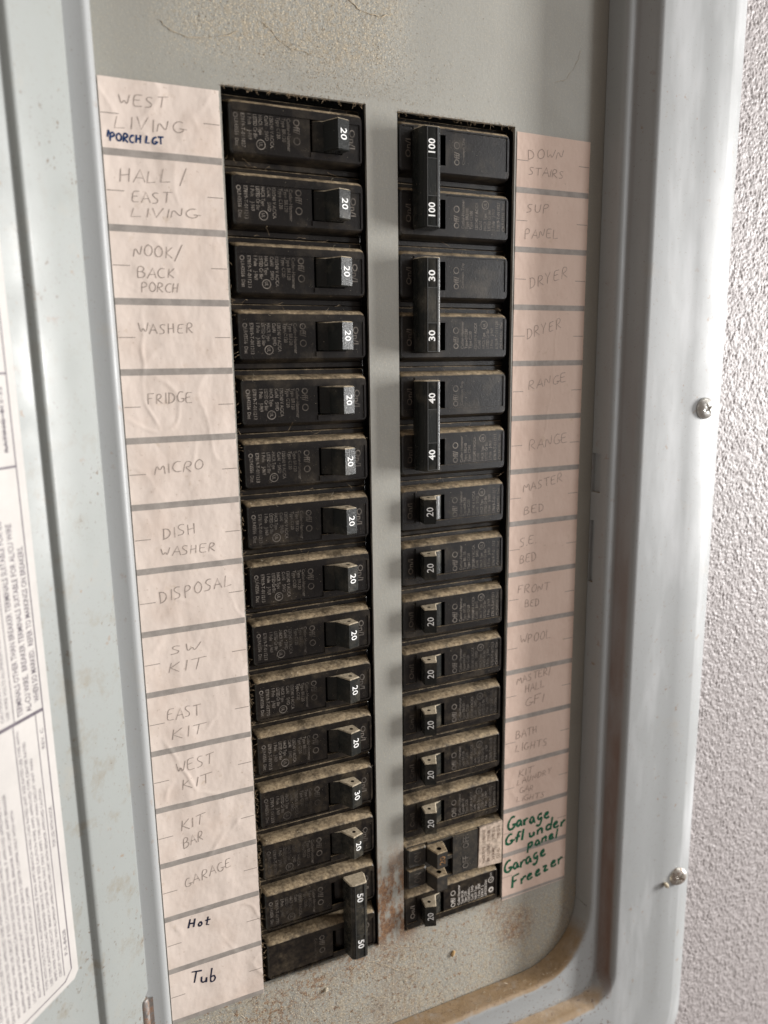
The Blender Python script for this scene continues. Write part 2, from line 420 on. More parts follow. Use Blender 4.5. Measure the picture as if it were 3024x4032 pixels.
# door: opened about 135 degrees, hinged on the left; own axes s (away from hinge), y, n (out of the inner face)
TH = math.radians(45)
door = obj('panel_door', None, panel); door.empty_display_size = .01
def D(s, y, n):
    s = s + .0095*(y-35)
    return L(-53.5 - s*math.cos(TH) + n*math.sin(TH), y, 15 + s*math.sin(TH) + n*math.cos(TH))
def door_sheet():
    prof = [(2.2, -3.2), (.6, -3.0), (-.1, -2.2), (-.25, -1.0), (0, -.35), (.45, 0), (1.2, 0), (12, .0), (23.0, .0), (23.9, -.15), (24.5, -.7), (24.9, -2.1), (25.4, -2.7), (26.2, -2.9), (40, -2.9), (118, -2.9), (119, -2.0), (119, 9), (120, 9), (120.2, -4), (118, -4.6), (28, -4.6), (23.5, -1.8), (5, -1.8)]
    mb = MB(); ylist = [-439, -437.5, -368.5, -367, -352.5, -351.0] + list(range(-330, 161, 35)) + [170]
    loops = []
    for y in ylist:
        pts = []
        for s, n in prof:
            if s < 3 and y <= -352 and y > -368: s = s + 1.9*(1 if y > -367.5 else .7)
            pts.append(D(s, y, n))
        loops.append(pts)
    mb.loft(loops)
    me = mb.build('panel_door', M_door, ang=40); return me
door.data = None
bpy.data.objects.remove(door)
door = obj('panel_door', door_sheet(), panel); pl(door)

def door_sticker():
    mb = MB(); z = -2.75; c = 4.5
    P = [(33, 150), (118, 150), (118, -317), (33+c*.5, -317), (33, -317+c*.5)]
    mb.add([D(s, y, z) for s, y in P] + [D(s, y, z-.12) for s, y in P], [tuple(range(5))] + [(i, (i+1) % 5, 5+(i+1) % 5, 5+i) for i in range(5)])
    obj('warning_sticker', mb.build('warning_sticker', M_sticker), door, label='white instruction sticker with small dark print')
    t = MB(); zz = z+.05
    def ln(s0, s1, y0, y1): t.add([D(s0, y0, zz), D(s1, y0, zz), D(s1, y1, zz), D(s0, y1, zz)], [(0, 1, 2, 3)])
    ln(36.0, 36.45, -312, 150); ln(36.4, 117, -131, -130.3); ln(36.4, 117, -102.4, -101.8); ln(36.4, 117, -212.6, -211.4)
    ln(39.5, 39.8, -312, -212.7); ln(49.0, 49.3, -312, -212.7); ln(48.2, 48.5, -211.4, -131.2)
    t.add([D(36, -312, zz), D(36.45, -312, zz), D(40, -314.6, zz), D(39.6, -315, zz)], [(0, 1, 2, 3)]); ln(39.8, 117, -314.9, -314.5)
    def tx(s, s_base, ystart, cap, length, bold=.0):
        V, F = text2d(s, bold); x0 = min(p[0] for p in V); x1 = max(p[0] for p in V)
        # letters run upward, tops point away from the hinge
        t.add([D(s_base + y*cap/.73, ystart + (x-x0)*length/(x1-x0), zz) for x, y in V], F)
    tx('WHEN SO MARKED.  REFER TO MARKINGS ON BREAKERS.', 37.3, -208.5, 2.3, 52.5, .012)
    tx('AL-CU WIRE.  BREAKER TERMINALS SUITABLE FOR AL/CU WIRE', 40.9, -210.5, 2.3, 62.5, .012)
    tx('TERMINALS OTHER THAN BREAKER TERMINALS SUITABLE FOR CU', 44.6, -210.5, 2.3, 64, .012)
    tx('REV. C', 37.1, -225.5, 1.4, 7)
    tx('FOR USE WITH HOOK', 37.1, -262, 1.5, 15); tx('P-5-8428', 37.1, -305, 1.5, 10)
    words = 'CAUTION IF BREAKER PANEL MAIN SERVICE BRANCH CIRCUIT WIRE SIZE COPPER ALUMINUM TYPE RATED VOLTS AMPS USE ONLY WITH APPROVED UNIT LOAD CENTER'.split()
    r = random.Random(3)
    def line(sb, ya, yb, cap):
        s = ''
        while len(s) < (yb-ya)/(cap*.78): s += r.choice(words)+' '
        tx(s.strip(), sb, ya, cap, yb-ya-.5)
    for k, (sb, end) in enumerate(((40.7, -238), (42.9, -226), (45.0, -219), (47.1, -214.5))): line(sb, -311, end, 1.25)
    for k in range(14):
        e = (-246, -239, -232, -224)[k % 4] if k < 9 else -216
        line(50.6+k*2.25, -311, -268 if k == 0 else e, 1.25)
    for k in range(12): line(50.0+k*2.2, -209.5, -134-(k % 3)*6, 1.3)
    tx('RATING  S15-32', 38.6, -126, 1.6, 20, .01); tx('AMPERES  FS-10', 42.4, -126, 1.6, 17, .01)
    for k in range(6): line(44.6+k*3, -128.5, -106, 1.7)
    for k in range(3): ln(39+k*3.5, 39.5+k*3.5, -126, -112)
    for k in range(8): line(38.2+k*3.0, -99, -60+(k % 2)*9, 1.7)
    obj('sticker_print', mesh('sticker_print', t.V, t.F, M_stprint), door, 'stuff')
door_sticker()
def hinge():
    mb = MB()
    for x, z, r in ((-53.4, 13.9, 2.1),):
        pts = [(x, y, z) for y in (-353.2, -353.6, -355, -372, -395, -420)]
        tube(mb, pts, [.3, 1.7, 2.1, 2.1, 2.1, 2.1], 14)
    mb.box(-53.2, -49.6, -420, -355, 12.6, 13.0)
    pl(obj('hinge', mb.build('hinge', M_hinge, ang=40), panel, label='bare steel hinge knuckle with rust at the lower end of the door'))
hinge()

# screws -----------------------------------------------------------
def screw(cx_, cy_, z, mat, rot, tilt, label):
    R, H = 5.3, 2.9; mb = MB(); nr, na = 26, 72; V = []; F = []
    for i in range(nr+1):
        r = R*i/nr
        for j in range(na):
            a = 2*math.pi*j/na; x = r*math.cos(a); y = r*math.sin(a)
            t = r/R; h = H*math.sqrt(max(0, 1-t**2.6))*.88 + (.25 if t < 1 else -.4)
            w = .62 + .25*max(0, 1-r/1.6)
            if (abs(x) < w and abs(y) < 2.9) or (abs(y) < w and abs(x) < 2.9):
                h -= 1.5*max(.25, 1-r/3.2)
            ca, sa = math.cos(rot), math.sin(rot)
            V.append(L(x*ca-y*sa, x*sa+y*ca, h + tilt*(x*ca-y*sa)))
    for i in range(nr):
        for j in range(na):
            k = (j+1) % na; F.append((i*na+j, (i+1)*na+j, (i+1)*na+k, i*na+k))
    mb.add(V, F)
    o = obj('screw', mb.build('screw', mat, ang=38), panel, label=label)
    o.location = Vector(L(cx_, cy_, z)) - Vector(L(*PO)); return o
screw(229.0, -124.7, 20.6, M_screw, .5, .06, 'dull zinc cross-head screw on the right flange, the upper one')
screw(231.0, -383.2, 20.6, M_screwr, .95, .22, 'rusty tilted cross-head screw on the right flange, the lower one')

# directory sheets --------------------------------------------------
CREASE = [((154, -78), (152, -112), .32, .45), ((152, -112), (146, -150), .38, .4), ((146, -150), (142, -172), .28, .4), ((139, -108), (147, -92), .25, .5),
          ((150, -176), (168, -178), .35, .7), ((156, -238), (168, -232), .4, .7), ((131, -276), (139, -273), .3, .5), ((-33, -79), (-35, -112), .45, .7), ((-35, -112), (-30, -124), .5, .5),
          ((-16, -128), (-20, -146), .3, .6), ((-36, -250), (-31, -262), .55, .7), ((-31, -262), (-24, -276), .6, .6), ((-24, -276), (-15, -280), .45, .7), ((-14, -244), (-20, -250), .45, .6),
          ((-12, -296), (-24, -310), .5, .8), ((-4, -290), (-12, -298), .4, .7), ((-20, -188), (-6, -184), .5, .8), ((-22, -194), (-30, -190), .35, .6), ((-40, -214), (-33, -206), .4, .8),
          ((-39, -330), (-34, -344), .35, 1.2), ((-24, -372), (-8, -366), .35, .7), ((-38, -278), (-34, -268), .5, .9), ((-30, -60), (-37, -70), .25, 1.), ((-12, -8), (-8, -20), .25, 1.2)]
def crease_h(x, y):
    h = 0.
    for (ax, ay), (bx, by), hh, w in CREASE:
        if abs(y-(ay+by)/2) > abs(by-ay)/2+4 or abs(x-(ax+bx)/2) > abs(bx-ax)/2+4: continue
        dx, dy = bx-ax, by-ay; t = ((x-ax)*dx+(y-ay)*dy)/(dx*dx+dy*dy); tc = min(1, max(0, t))
        d = math.hypot(x-ax-dx*tc + .35*math.sin(y*.5+ax), y-ay-dy*tc)
        h = max(h, .42*hh*math.exp(-(d/(w*1.15))**2)*(1-.7*abs(2*tc-1)))
    return h
def sheet_grid(name, corners, mat, amp, seed, nx=84, ny=620):
    (ax, ay), (bx, by), (cx_, cy_), (dx, dy) = corners       # TL TR BR BL
    V = []; F = []
    for j in range(ny+1):
        t = j/ny
        for i in range(nx+1):
            s = i/nx
            x = (ax+(bx-ax)*s)*(1-t)+(dx+(cx_-dx)*s)*t; y = (ay+(by-ay)*s)*(1-t)+(dy+(cy_-dy)*s)*t
            if 0 < i < nx and 0 < j < ny or True:
                e = noise.noise(Vector((x*.11, y*.06, seed)))
                rdg = max(0, 1-abs(noise.noise(Vector((x*.045+3, y*.05, seed+4))))*9)
                h = amp*(.5+.5*e) + amp*.8*rdg**2*max(0, noise.noise(Vector((x*.02, y*.013, seed+8)))+.15)
            if i == nx: x += .18*noise.noise(Vector((0, y*.9, seed)))
            V.append(L(x, y, .12+max(0, h)+crease_h(x, y)))
    for j in range(ny):
        for i in range(nx):
            a = j*(nx+1)+i; F.append((a, a+nx+1, a+nx+2, a+1))
    return mesh(name, V, F, mat, smooth=True)
def hgt(x, y, seed, amp):
    e = noise.noise(Vector((x*.11, y*.06, seed))); rdg = max(0, 1-abs(noise.noise(Vector((x*.045+3, y*.05, seed+4))))*9)
    return crease_h(x, y)+.12+max(0, amp*(.5+.5*e) + amp*.8*rdg**2*max(0, noise.noise(Vector((x*.02, y*.013, seed+8)))+.15))
SH = {'L': dict(c=((-42.9, -2.3), (-.8, -2.2), (-.1, -383.1), (-41.0, -382.8)), seed=2.3, amp=.5, y0=0, p=25.4, mat=M_paperL),
      'R': dict(c=((129.8, -2.6), (169.7, -3.2), (169.4, -378.6), (128.95, -378.9)), seed=17.7, amp=.16, y0=-.1, p=25.11, mat=M_paperR)}
def xlim(k, y):
    (ax, ay), (bx, by), (cx_, cy_), (dx, dy) = SH[k]['c']; t = (y-ay)/(dy-ay)
    return ax+(dx-ax)*t, bx+(cx_-bx)*t
def draped(k, x0, x1, y0, y1, lift, nx, ny):
    V = []; F = []; s = SH[k]
    for j in range(ny+1):
        for i in range(nx+1):
            x = x0+(x1-x0)*i/nx; y = y0+(y1-y0)*j/ny
            V.append(L(x, y, hgt(x, y, s['seed'], s['amp'])+lift))
    for j in range(ny):
        for i in range(nx):
            a = j*(nx+1)+i; F.append((a, a+1, a+nx+2, a+nx+1))
    return V, F
# single-stroke hand lettering
G = {
'A': [[(0, 0), (.42, 1), (.8, 0)], [(.15, .38), (.68, .38)]], 'B': [[(.05, 0), (.05, 1), (.45, 1), (.6, .8), (.45, .55), (.08, .52)], [(.4, .52), (.7, .35), (.6, .05), (.05, 0)]],
'C': [[(.7, .9), (.4, 1), (.08, .65), (.08, .3), (.35, 0), (.7, .08)]], 'D': [[(.08, 0), (.08, 1)], [(0, .98), (.45, .92), (.7, .5), (.5, .1), (.02, 0)]],
'E': [[(.65, .95), (.1, .98), (.05, .5), (.05, 0), (.65, .03)], [(.08, .52), (.5, .54)]], 'F': [[(.1, 0), (.1, .97), (.7, 1)], [(.1, .5), (.5, .54)]],
'G': [[(.65, .92), (.35, 1), (.05, .6), (.1, .15), (.4, 0), (.7, .1), (.75, .35), (.4, .35), (.95, .3)]], 'H': [[(.05, 0), (.08, 1)], [(.6, 0), (.62, 1)], [(.05, .48), (.62, .52)]],
'I': [[(.1, 0), (.12, 1)]], 'K': [[(.08, 0), (.1, 1)], [(.62, 1), (.12, .45), (.7, 0)]], 'L': [[(.12, 1), (.05, .02), (.65, .06)]],
'M': [[(0, 0), (.15, .95), (.42, .3), (.72, .98), (.85, 0)]], 'N': [[(.02, 0), (.08, .95), (.6, .02), (.66, 1)]],
'O': [[(.38, 1), (.06, .7), (.08, .2), (.4, 0), (.72, .3), (.68, .8), (.38, 1)]], 'P': [[(.1, -.05), (.1, 1), (.5, 1), (.68, .75), (.45, .5), (.1, .48)]],
'R': [[(.06, 0), (.1, 1), (.5, .98), (.65, .75), (.45, .52), (.12, .48), (.68, 0)]], 'S': [[(.62, .92), (.3, 1), (.08, .78), (.3, .52), (.58, .35), (.5, .05), (.05, .02)]],
'T': [[(.38, 0), (.4, .98)], [(0, .94), (.85, 1)]], 'U': [[(.05, 1), (.06, .25), (.3, 0), (.58, .15), (.62, 1)]], 'V': [[(0, 1), (.32, 0), (.65, 1)]],
'W': [[(0, .98), (.18, .05), (.42, .6), (.62, .03), (.9, 1)]], 'Y': [[(.02, 1), (.3, .52), (.62, 1)], [(.3, .55), (.22, 0)]],
'/': [[(0, -.25), (.5, 1.15)]], '.': [[(.02, 0), (.1, .06)]], "'": [[(.05, .35), (.2, 1.3)], [(.2, 1.2), (.3, .8)]],
'a': [[(.5, .5), (.25, .58), (.05, .25), (.25, 0), (.48, .2), (.52, .52), (.55, .05), (.7, .1)]], 'b': [[(.12, 1.15), (.1, 0), (.4, 0), (.55, .3), (.35, .52), (.1, .35)]],
'd': [[(.5, .45), (.2, .52), (.06, .2), (.25, 0), (.5, .15)], [(.55, 1.05), (.52, 0)]], 'e': [[(.08, .28), (.5, .35), (.4, .58), (.12, .45), (.1, .1), (.4, 0), (.62, .12)]],
'f': [[(.6, .85), (.35, .9), (.25, .6), (.2, 0)], [(.05, .42), (.5, .48)]], 'g': [[(.48, .5), (.2, .55), (.08, .25), (.3, .05), (.5, .3), (.5, -.25), (.25, -.42), (.05, -.25)]],
'l': [[(.12, 1), (.1, 0)]], 'n': [[(.05, 0), (.08, .52), (.1, .35), (.35, .55), (.48, .4), (.5, 0)]], 'o': [[(.3, .56), (.06, .3), (.28, 0), (.55, .28), (.3, .56)]],
'p': [[(.1, .52), (.08, -.45)], [(.1, .4), (.4, .55), (.55, .3), (.35, .02), (.1, .1)]], 'r': [[(.06, .52), (.08, 0)], [(.08, .3), (.3, .52), (.48, .48)]],
't': [[(.25, .9), (.22, .05), (.45, 0)], [(0, .55), (.52, .58)]], 'u': [[(.05, .52), (.08, .1), (.3, 0), (.48, .15), (.5, .52), (.54, 0)]],
'z': [[(.05, .5), (.5, .52), (.08, .02), (.6, .05)]], 'i': [[(.08, .5), (.08, 0)]], ' ': []}
WID = {'I': .32, 'l': .3, ' ': .45, '.': .3, "'": .35, 'M': 1.05, 'W': 1.05, '/': .6, 'i': .3, 't': .6, 'r': .55, 'f': .6}
def handwrite(mb, k, txt, x0, y0, x1, y1, h, wd, seed):
    r = random.Random(seed); adv = [WID.get(c, .78 if c in 'abdegnopuz' else .92) for c in txt]; tot = sum(adv)-.2
    ln = math.hypot(x1-x0, y1-y0); dx, dy = (x1-x0)/ln, (y1-y0)/ln; sx = ln/tot; pen = 0.; s = SH[k]; st = 0
    for c, a in zip(txt, adv):
        sc = r.uniform(.9, 1.08); sl = r.uniform(.0, .18); oy = r.uniform(-.06, .06)
        for pol in G[c]:
            P = [(pen + (x*sc + y*sl)*1.0 + r.gauss(0, .012), (y*sc+oy) + r.gauss(0, .015)) for x, y in pol]
            P = [((px)*sx, py*h) for px, py in P]
            if len(P) > 3:
                for _ in range(2):
                    Q = [P[0]]
                    for a_, b_ in zip(P[:-1], P[1:]): Q += [(a_[0]*.75+b_[0]*.25, a_[1]*.75+b_[1]*.25), (a_[0]*.25+b_[0]*.75, a_[1]*.25+b_[1]*.75)]
                    P = Q + [P[-1]]
            X = [(x0 + px*dx - py*dy*0.6, y0 + px*dy + py*1.0) for px, py in P]
            n = len(X); V = []; F = []; st += 1
            for i in range(n):
                a_ = X[max(i-1, 0)]; b_ = X[min(i+1, n-1)]; d = math.hypot(b_[0]-a_[0], b_[1]-a_[1]) or 1
                nx_, ny_ = -(b_[1]-a_[1])/d, (b_[0]-a_[0])/d; w = wd*.5*r.uniform(.75, 1.15)
                for sg in (1, -1):
                    px, py = X[i][0]+nx_*w*sg, X[i][1]+ny_*w*sg
                    V.append(L(px, py, hgt(px, py, s['seed'], s['amp']) + .07 + .012*(st % 4)))
            for i in range(n-1): F.append((2*i, 2*i+1, 2*i+3, 2*i+2))
            mb.add(V, F)
        pen += a
WORDS = [
('WEST', -36.1, -11.1, -20.3, -10.3, 3.8, 'pencil'), ('LIVING', -38.6, -18.9, -14.2, -18.3, 4.2, 'pencil'), ("'PORCH LGT", -41.1, -22.9, -21.9, -22.8, 2.6, 'blue'),
('HALL /', -38.0, -36.6, -14.8, -35.1, 4.3, 'pencil'), ('EAST', -34.3, -43.1, -20.7, -42.5, 3.9, 'pencil'), ('LIVING', -35.0, -48.2, -11.3, -47.2, 3.2, 'pencil'),
('NOOK/', -35.0, -61.6, -18.5, -61.5, 4.0, 'pencil'), ('BACK', -34.1, -69.0, -20.6, -68.5, 3.7, 'pencil'), ('PORCH', -33.0, -74.0, -19.7, -73.9, 3.3, 'pencil'),
('WASHER', -34.9, -89.1, -15.0, -88.6, 3.7, 'pencil'), ('FRIDGE', -33.6, -114.5, -16.9, -114.4, 3.9, 'pencil'), ('MICRO', -32.7, -141.1, -14.4, -140.8, 4.0, 'pencil'),
('DISH', -31.2, -166.9, -18.5, -165.5, 4.1, 'pencil'), ('WASHER', -32.3, -173.7, -11.2, -173.8, 3.5, 'pencil'), ('DISPOSAL', -34.1, -192.3, -5.3, -188.6, 4.7, 'pencil'),
('SW', -31.5, -214.4, -20.4, -214.4, 3.7, 'pencil'), ('KIT', -32.9, -222.0, -19.5, -222.0, 4.4, 'pencil'), ('EAST', -34.5, -242.1, -21.1, -242.0, 4.8, 'pencil'),
('KIT', -33.5, -250.5, -20.3, -250.4, 4.5, 'pencil'), ('WEST', -32.0, -266.3, -17.0, -264.7, 4.9, 'pencil'), ('KIT', -30.7, -273.6, -18.4, -272.9, 4.3, 'pencil'),
('KIT', -32.1, -292.1, -22.4, -291.1, 4.5, 'pencil'), ('BAR', -31.4, -300.5, -22.8, -298.6, 4.5, 'pencil'), ('GARAGE', -31.8, -318.9, -11.6, -314.7, 4.5, 'pencil'),
('Hot', -31.8, -338.3, -23.1, -339.9, 4.4, 'ink'), ('Tub', -32.6, -365.6, -21.6, -368.3, 5.7, 'ink'),
('DOWN', 135.5, -13.4, 154.3, -11.9, 4.0, 'pencil'), ('STAIRS', 135.9, -19.8, 155.2, -19.9, 3.4, 'pencil'), ('SUP', 135.1, -35.9, 147.4, -34.9, 3.5, 'pencil'),
('PANEL', 134.5, -46.7, 153.2, -45.8, 4.1, 'pencil'), ('DRYER', 138.0, -68.6, 158.9, -62.9, 4.6, 'pencil'), ('DRYER', 137.0, -90.7, 156.4, -85.8, 4.7, 'pencil'),
('RANGE', 138.5, -113.9, 160.1, -110.6, 4.3, 'pencil'), ('RANGE', 139.6, -142.3, 161.9, -139.5, 4.6, 'pencil'), ('MASTER', 136.9, -162.4, 159.6, -158.6, 4.0, 'pencil'),
('BED', 137.5, -173.0, 149.3, -172.0, 4.1, 'pencil'), ('S.E.', 135.3, -188.7, 145.0, -187.7, 4.1, 'pencil'), ('BED', 135.7, -197.3, 145.2, -196.4, 4.2, 'pencil'),
('FRONT', 134.7, -212.1, 153.7, -212.9, 4.2, 'pencil'), ('BED', 139.3, -219.4, 147.7, -219.9, 3.6, 'pencil'), ('WPOOL', 137.0, -238.6, 155.4, -238.0, 4.6, 'pencil'),
('MASTER/', 135.5, -259.5, 156.1, -257.2, 3.7, 'pencil'), ('HALL', 140.6, -265.0, 152.5, -263.6, 4.0, 'pencil'), ('GFI', 140.6, -272.2, 151.7, -271.6, 4.4, 'pencil'),
('BATH', 135.6, -289.0, 148.6, -288.1, 4.2, 'pencil'), ('LIGHTS', 135.3, -295.9, 155.4, -296.5, 4.1, 'pencil'), ('KIT', 137.5, -310.2, 146.4, -309.9, 3.6, 'pencil'),
('LAUNDRY', 136.8, -314.9, 158.5, -313.2, 3.2, 'pencil'), ('GAR', 138.4, -319.3, 147.0, -320.2, 3.1, 'pencil'), ('LIGHTS', 136.7, -323.9, 154.2, -325.9, 3.0, 'pencil'),
('Garage', 131.3, -339.0, 157.9, -338.5, 7.0, 'green'), ('GfI under', 130.3, -347.4, 167.7, -346.0, 6.2, 'green'), ('panel', 144.2, -352.9, 162.9, -352.0, 5.6, 'green'),
('Garage', 130.0, -364.0, 156.0, -360.5, 6.8, 'green'), ('Freezer', 134.6, -373.6, 167.0, -368.3, 6.6, 'green')]
for k in 'LR':
    s = SH[k]
    sh = obj('directory_sheet', sheet_grid('directory_sheet', s['c'], s['mat'], s['amp'], s['seed']), panel,
             label='creased cream circuit directory strip left of the breakers' if k == 'L' else 'shade-tinted pinkish circuit directory strip right of the breakers')
    pl(sh)
    for i in range(15):
        y1 = s['y0']-s['p']*(i+1); a, b = xlim(k, y1); y0 = y1-2.4
        if i == 14: y0 = max(y0, s['c'][2][1]+.05 if k == 'L' else s['c'][2][1]+.3)
        if y0 >= y1: continue
        V, F = draped(k, a+.02, b-.15, y0, y1, .06, 60, 4)
        obj('divider_bar', mesh('divider_bar', V, F, M_bar, smooth=True), sh)
    t = MB()
    for i in range(15):
        y = s['y0']-s['p']*i-14.; a, b = xlim(k, y)
        for x0, x1 in ((a+.3, a+6.2), (b-6.2, b-.4)):
            V, F = draped(k, x0, x1, y-.13, y+.13, .05, 5, 1); t.add(V, F)
    obj('tick_marks', mesh('tick_marks', t.V, t.F, M_tick), sh, 'stuff')
    for col, mat, wd, nm in (('pencil', M_pencil if k == 'L' else M_pencilr, .25, 'pencil_writing'), ('blue', M_blue, .62, 'blue_pen_writing'), ('ink', M_ink, .72, 'dark_ink_writing'), ('green', M_green, 1.35, 'green_marker_writing')):
        ws = [w for w in WORDS if w[6] == col and (w[1] < 60) == (k == 'L')]
        if not ws: continue
        for q, w in enumerate(ws):
            mb = MB(); handwrite(mb, k, w[0], *w[1:6], wd, q*7+len(w[0]))
            obj(nm, mesh(nm, mb.V, mb.F, mat), sh, 'stuff')

# ------------------------------------------------------------------ breakers
NOISEV = random.Random(5)
def body_mesh(name='breaker_body', recess_text=True, plain=False):
    mb = MB()
    mb.loft([rr(.6, 57.6, -12.6, 12.6, .6, z) for z in (-24, -6.4)] + [rr(.9, 57.3, -12.3, 12.3, .6, -6.1), rr(1.4, 57.2, -10.6, 10.6, 1.0, -6.0),
             rr(1.6, 57.1, -10.45, 10.45, 1.6, -5.2), rr(1.9, 56.9, -10.3, 10.3, 2.2, -3.4), rr(2.2, 56.75, -9.95, 9.95, 2.4, -2.0), rr(2.5, 56.5, -9.45, 9.45, 2.2, -.95), rr(2.8, 56.25, -9.0, 9.0, 1.9, -.3), rr(3.1, 56.0, -8.6, 8.6, 1.5, 0)])
    o = rr(3.1, 56.0, -8.6, 8.6, 1.5, 0); i = rr(4.0, 55.2, -8.0, 8.0, .3, 0)
    mb.loft([o, i])
    # top face pieces round the recessed print field and the toggle slot
    mb.box(4.0, 55.2, 5.75, 8.0, -1.5, 0, back=False)
    mb.box(34.4, 49.6, -8.0, -6.1, -1.5, 0, back=False)
    mb.box(47.6, 49.6, -6.1, 5.75, -1.5, 0, back=False)
    mb.box(4.0, 34.4, -8.0, 5.75, -4.0, -.42, back=False)
    mb.box(49.6, 55.2, -8.0, 5.75, -1.8, -.42, back=False)
    P = [(34.4, -6.1), (47.6, -6.1), (47.6, 5.75), (34.4, 5.75)]
    mb.loft([[L(x, y, -.5) for x, y in P], [L(x, y, -6.5) for x, y in P]], m=1, cap=True)
    return mb.build(name, [M_black, M_hole], ang=32)
def inset(P, d):
    n = len(P); area_ = sum(P[i][0]*P[(i+1) % n][1]-P[(i+1) % n][0]*P[i][1] for i in range(n)); sg = 1 if area_ > 0 else -1; out = []
    for i in range(n):
        a, b, c = Vector(P[i-1]), Vector(P[i]), Vector(P[(i+1) % n]); e1 = (b-a).normalized(); e2 = (c-b).normalized()
        n1 = Vector((-e1.y, e1.x))*sg; n2 = Vector((-e2.y, e2.x))*sg; nn = (n1+n2); k = d/max(.35, (1+n1.dot(n2)))
        out.append((b.x+nn.x*k, b.y+nn.y*k))
    return out
def prism(mb, poly, v0, v1, ch=.35, hole=None, hr=.85):
    """extrude a (u, z) outline along v with chamfered ends; hole = (u, z) centre of the pin hole in each end"""
    n = len(poly); ins = inset(poly, ch)
    mb.loft([[L(u, v, z) for u, z in P] for v, P in ((v0, ins), (v0+ch, poly), (v1-ch, poly), (v1, ins))])
    for v in (v0, v1):
        if hole is None: mb.add([L(u, v, z) for u, z in ins], [tuple(range(n))]); continue
        bm = bmesh.new(); a = [bm.verts.new((u, z, 0)) for u, z in ins]; c = [bm.verts.new((hole[0]+hr*math.cos(2*math.pi*i/14), hole[1]+hr*math.sin(2*math.pi*i/14), 0)) for i in range(14)]
        es = [bm.edges.new((a[i], a[(i+1) % n])) for i in range(n)] + [bm.edges.new((c[i], c[(i+1) % 14])) for i in range(14)]
        bmesh.ops.triangle_fill(bm, edges=es, use_beauty=True); bm.verts.index_update()
        V = [L(w.co.x, v, w.co.y) for w in bm.verts]; F = [tuple(w.index for w in f.verts) for f in bm.faces]; bm.free()
        mb.add(V, F)
        dv = 3.5 if v == v0 else -3.5
        c0 = [(hole[0]+hr*math.cos(2*math.pi*i/14), hole[1]+hr*math.sin(2*math.pi*i/14)) for i in range(14)]
        mb.loft([[L(u, v, z) for u, z in c0], [L(u, v+dv, z) for u, z in c0]], m=1, cap=True)
HP = [(36.0, -6), (35.5, -3.0), (35.6, -1.31), (36.3, -.85), (37.1, -.41), (38.0, -.08), (38.8, .14), (39.5, .3), (43.0, 7.45), (48.3, 5.7), (47.2, -.6), (46.6, -5)]
def toggle_mesh():
    mb = MB(); prism(mb, HP, -5.85, 5.65, .4, (44.8, 3.3)); return mb.build('toggle_switch', [M_handle, M_hole], ang=22)
def zface(u): return 7.45 - (u-43.0)*.3302 + .035
def amp_mesh(t, v=0., ln=4.2, zf=zface, u=44.3, cap=3.0):
    mb = MB(); put_text(mb, t, u, v+ln/2, cap, ln, 0, .006, zf=zf); return mesh('amp_number', mb.V, mb.F, M_num)
def label_mesh(kind, amps, poles=1, var=0):
    mb = MB(); z = -.38
    put_text(mb, 'Off/', 27.7, 5.2, 2.7, 5.4, z, .015); ring(mb, 29.0, -2.75, 1.05, 1.45, z)
    put_text(mb, 'On/I', 50.9, 3.9, 2.5, 7.2, z, .01)
    ty = ('BR1' if poles == 1 else 'BR2') + amps; tc = ('C1' if poles == 1 else 'C2') + amps
    if kind == 'blank':
        put_text(mb, 'Common Trip', 25.2, 4.6, 1.35, 10.5, z); return mesh('printed_marking', mb.V, mb.F, M_print)
    if kind == 'new':
        ls = [('Cutler-Hammer', 25.0, 11.4), ('Type '+ty, 23.0, 7.4), ('Type '+tc, 21.1, 6.6), ('120/240V~', 19.0, 8.2), ('Cu/Al  SWD', 17.0, 8.4), ('HACR Type', 15.0, 7.6),
              ('1 Pole  J969', 13.0, 8.2), ('E7819  J', 11.0, 6.4), ('LR43556 Dist', 9.0, 9.2)]
        for s, u, ln in ls: put_text(mb, s, u, 5.0, 1.45, ln, z, .02)
        ring(mb, 6.4, -3.2, 1.35, 1.75, z); put_text(mb, 'UL', 5.8, -2.5, 1.2, 1.5, z, .02); ring(mb, 6.3, 2.6, .7, 1.6, z)
        put_text(mb, 'LISTED', 6.0, -5.3, 1.0, 2.2, z)
        return mesh('printed_marking', mb.V, mb.F, M_printn)
    date = ('E7819-T-011213', 'E7819-T-011027', 'E7819-T-01770', 'E7819-T-011128')[var]
    ls = [('Cutler-Hammer', 25.1, 11.9), ('Type '+ty, 23.1, 8.6), ('Type '+tc, 21.0, 7.6), ('120/240 V AC/CA', 18.3, 11.2), ('Cu/Al    SWD' if poles == 1 else 'Cu/Al', 16.3, 8.8 if poles == 1 else 3.6),
          ('HACR Type', 14.0, 7.0), ('LISTED Cir Bkr', 11.9, 8.6), (('1' if poles == 1 else '2')+' Pole    J-969', 9.8, 9.0), (date, 7.2, 12.0), ('LR43556  Dist', 4.7, 9.6)]
    for i, (s, u, ln) in enumerate(ls): put_text(mb, s, u, 5.1 if i < 9 else 3.0, 1.5, ln, z, .012)
    ring(mb, 5.2, 4.2, .55, .95, z); ring(mb, 14.6, -5.3, 1.5, 1.85, z); put_text(mb, 'UL', 13.9, -4.4, 1.4, 1.7, z, .02)
    return mesh('printed_marking', mb.V, mb.F, M_print)
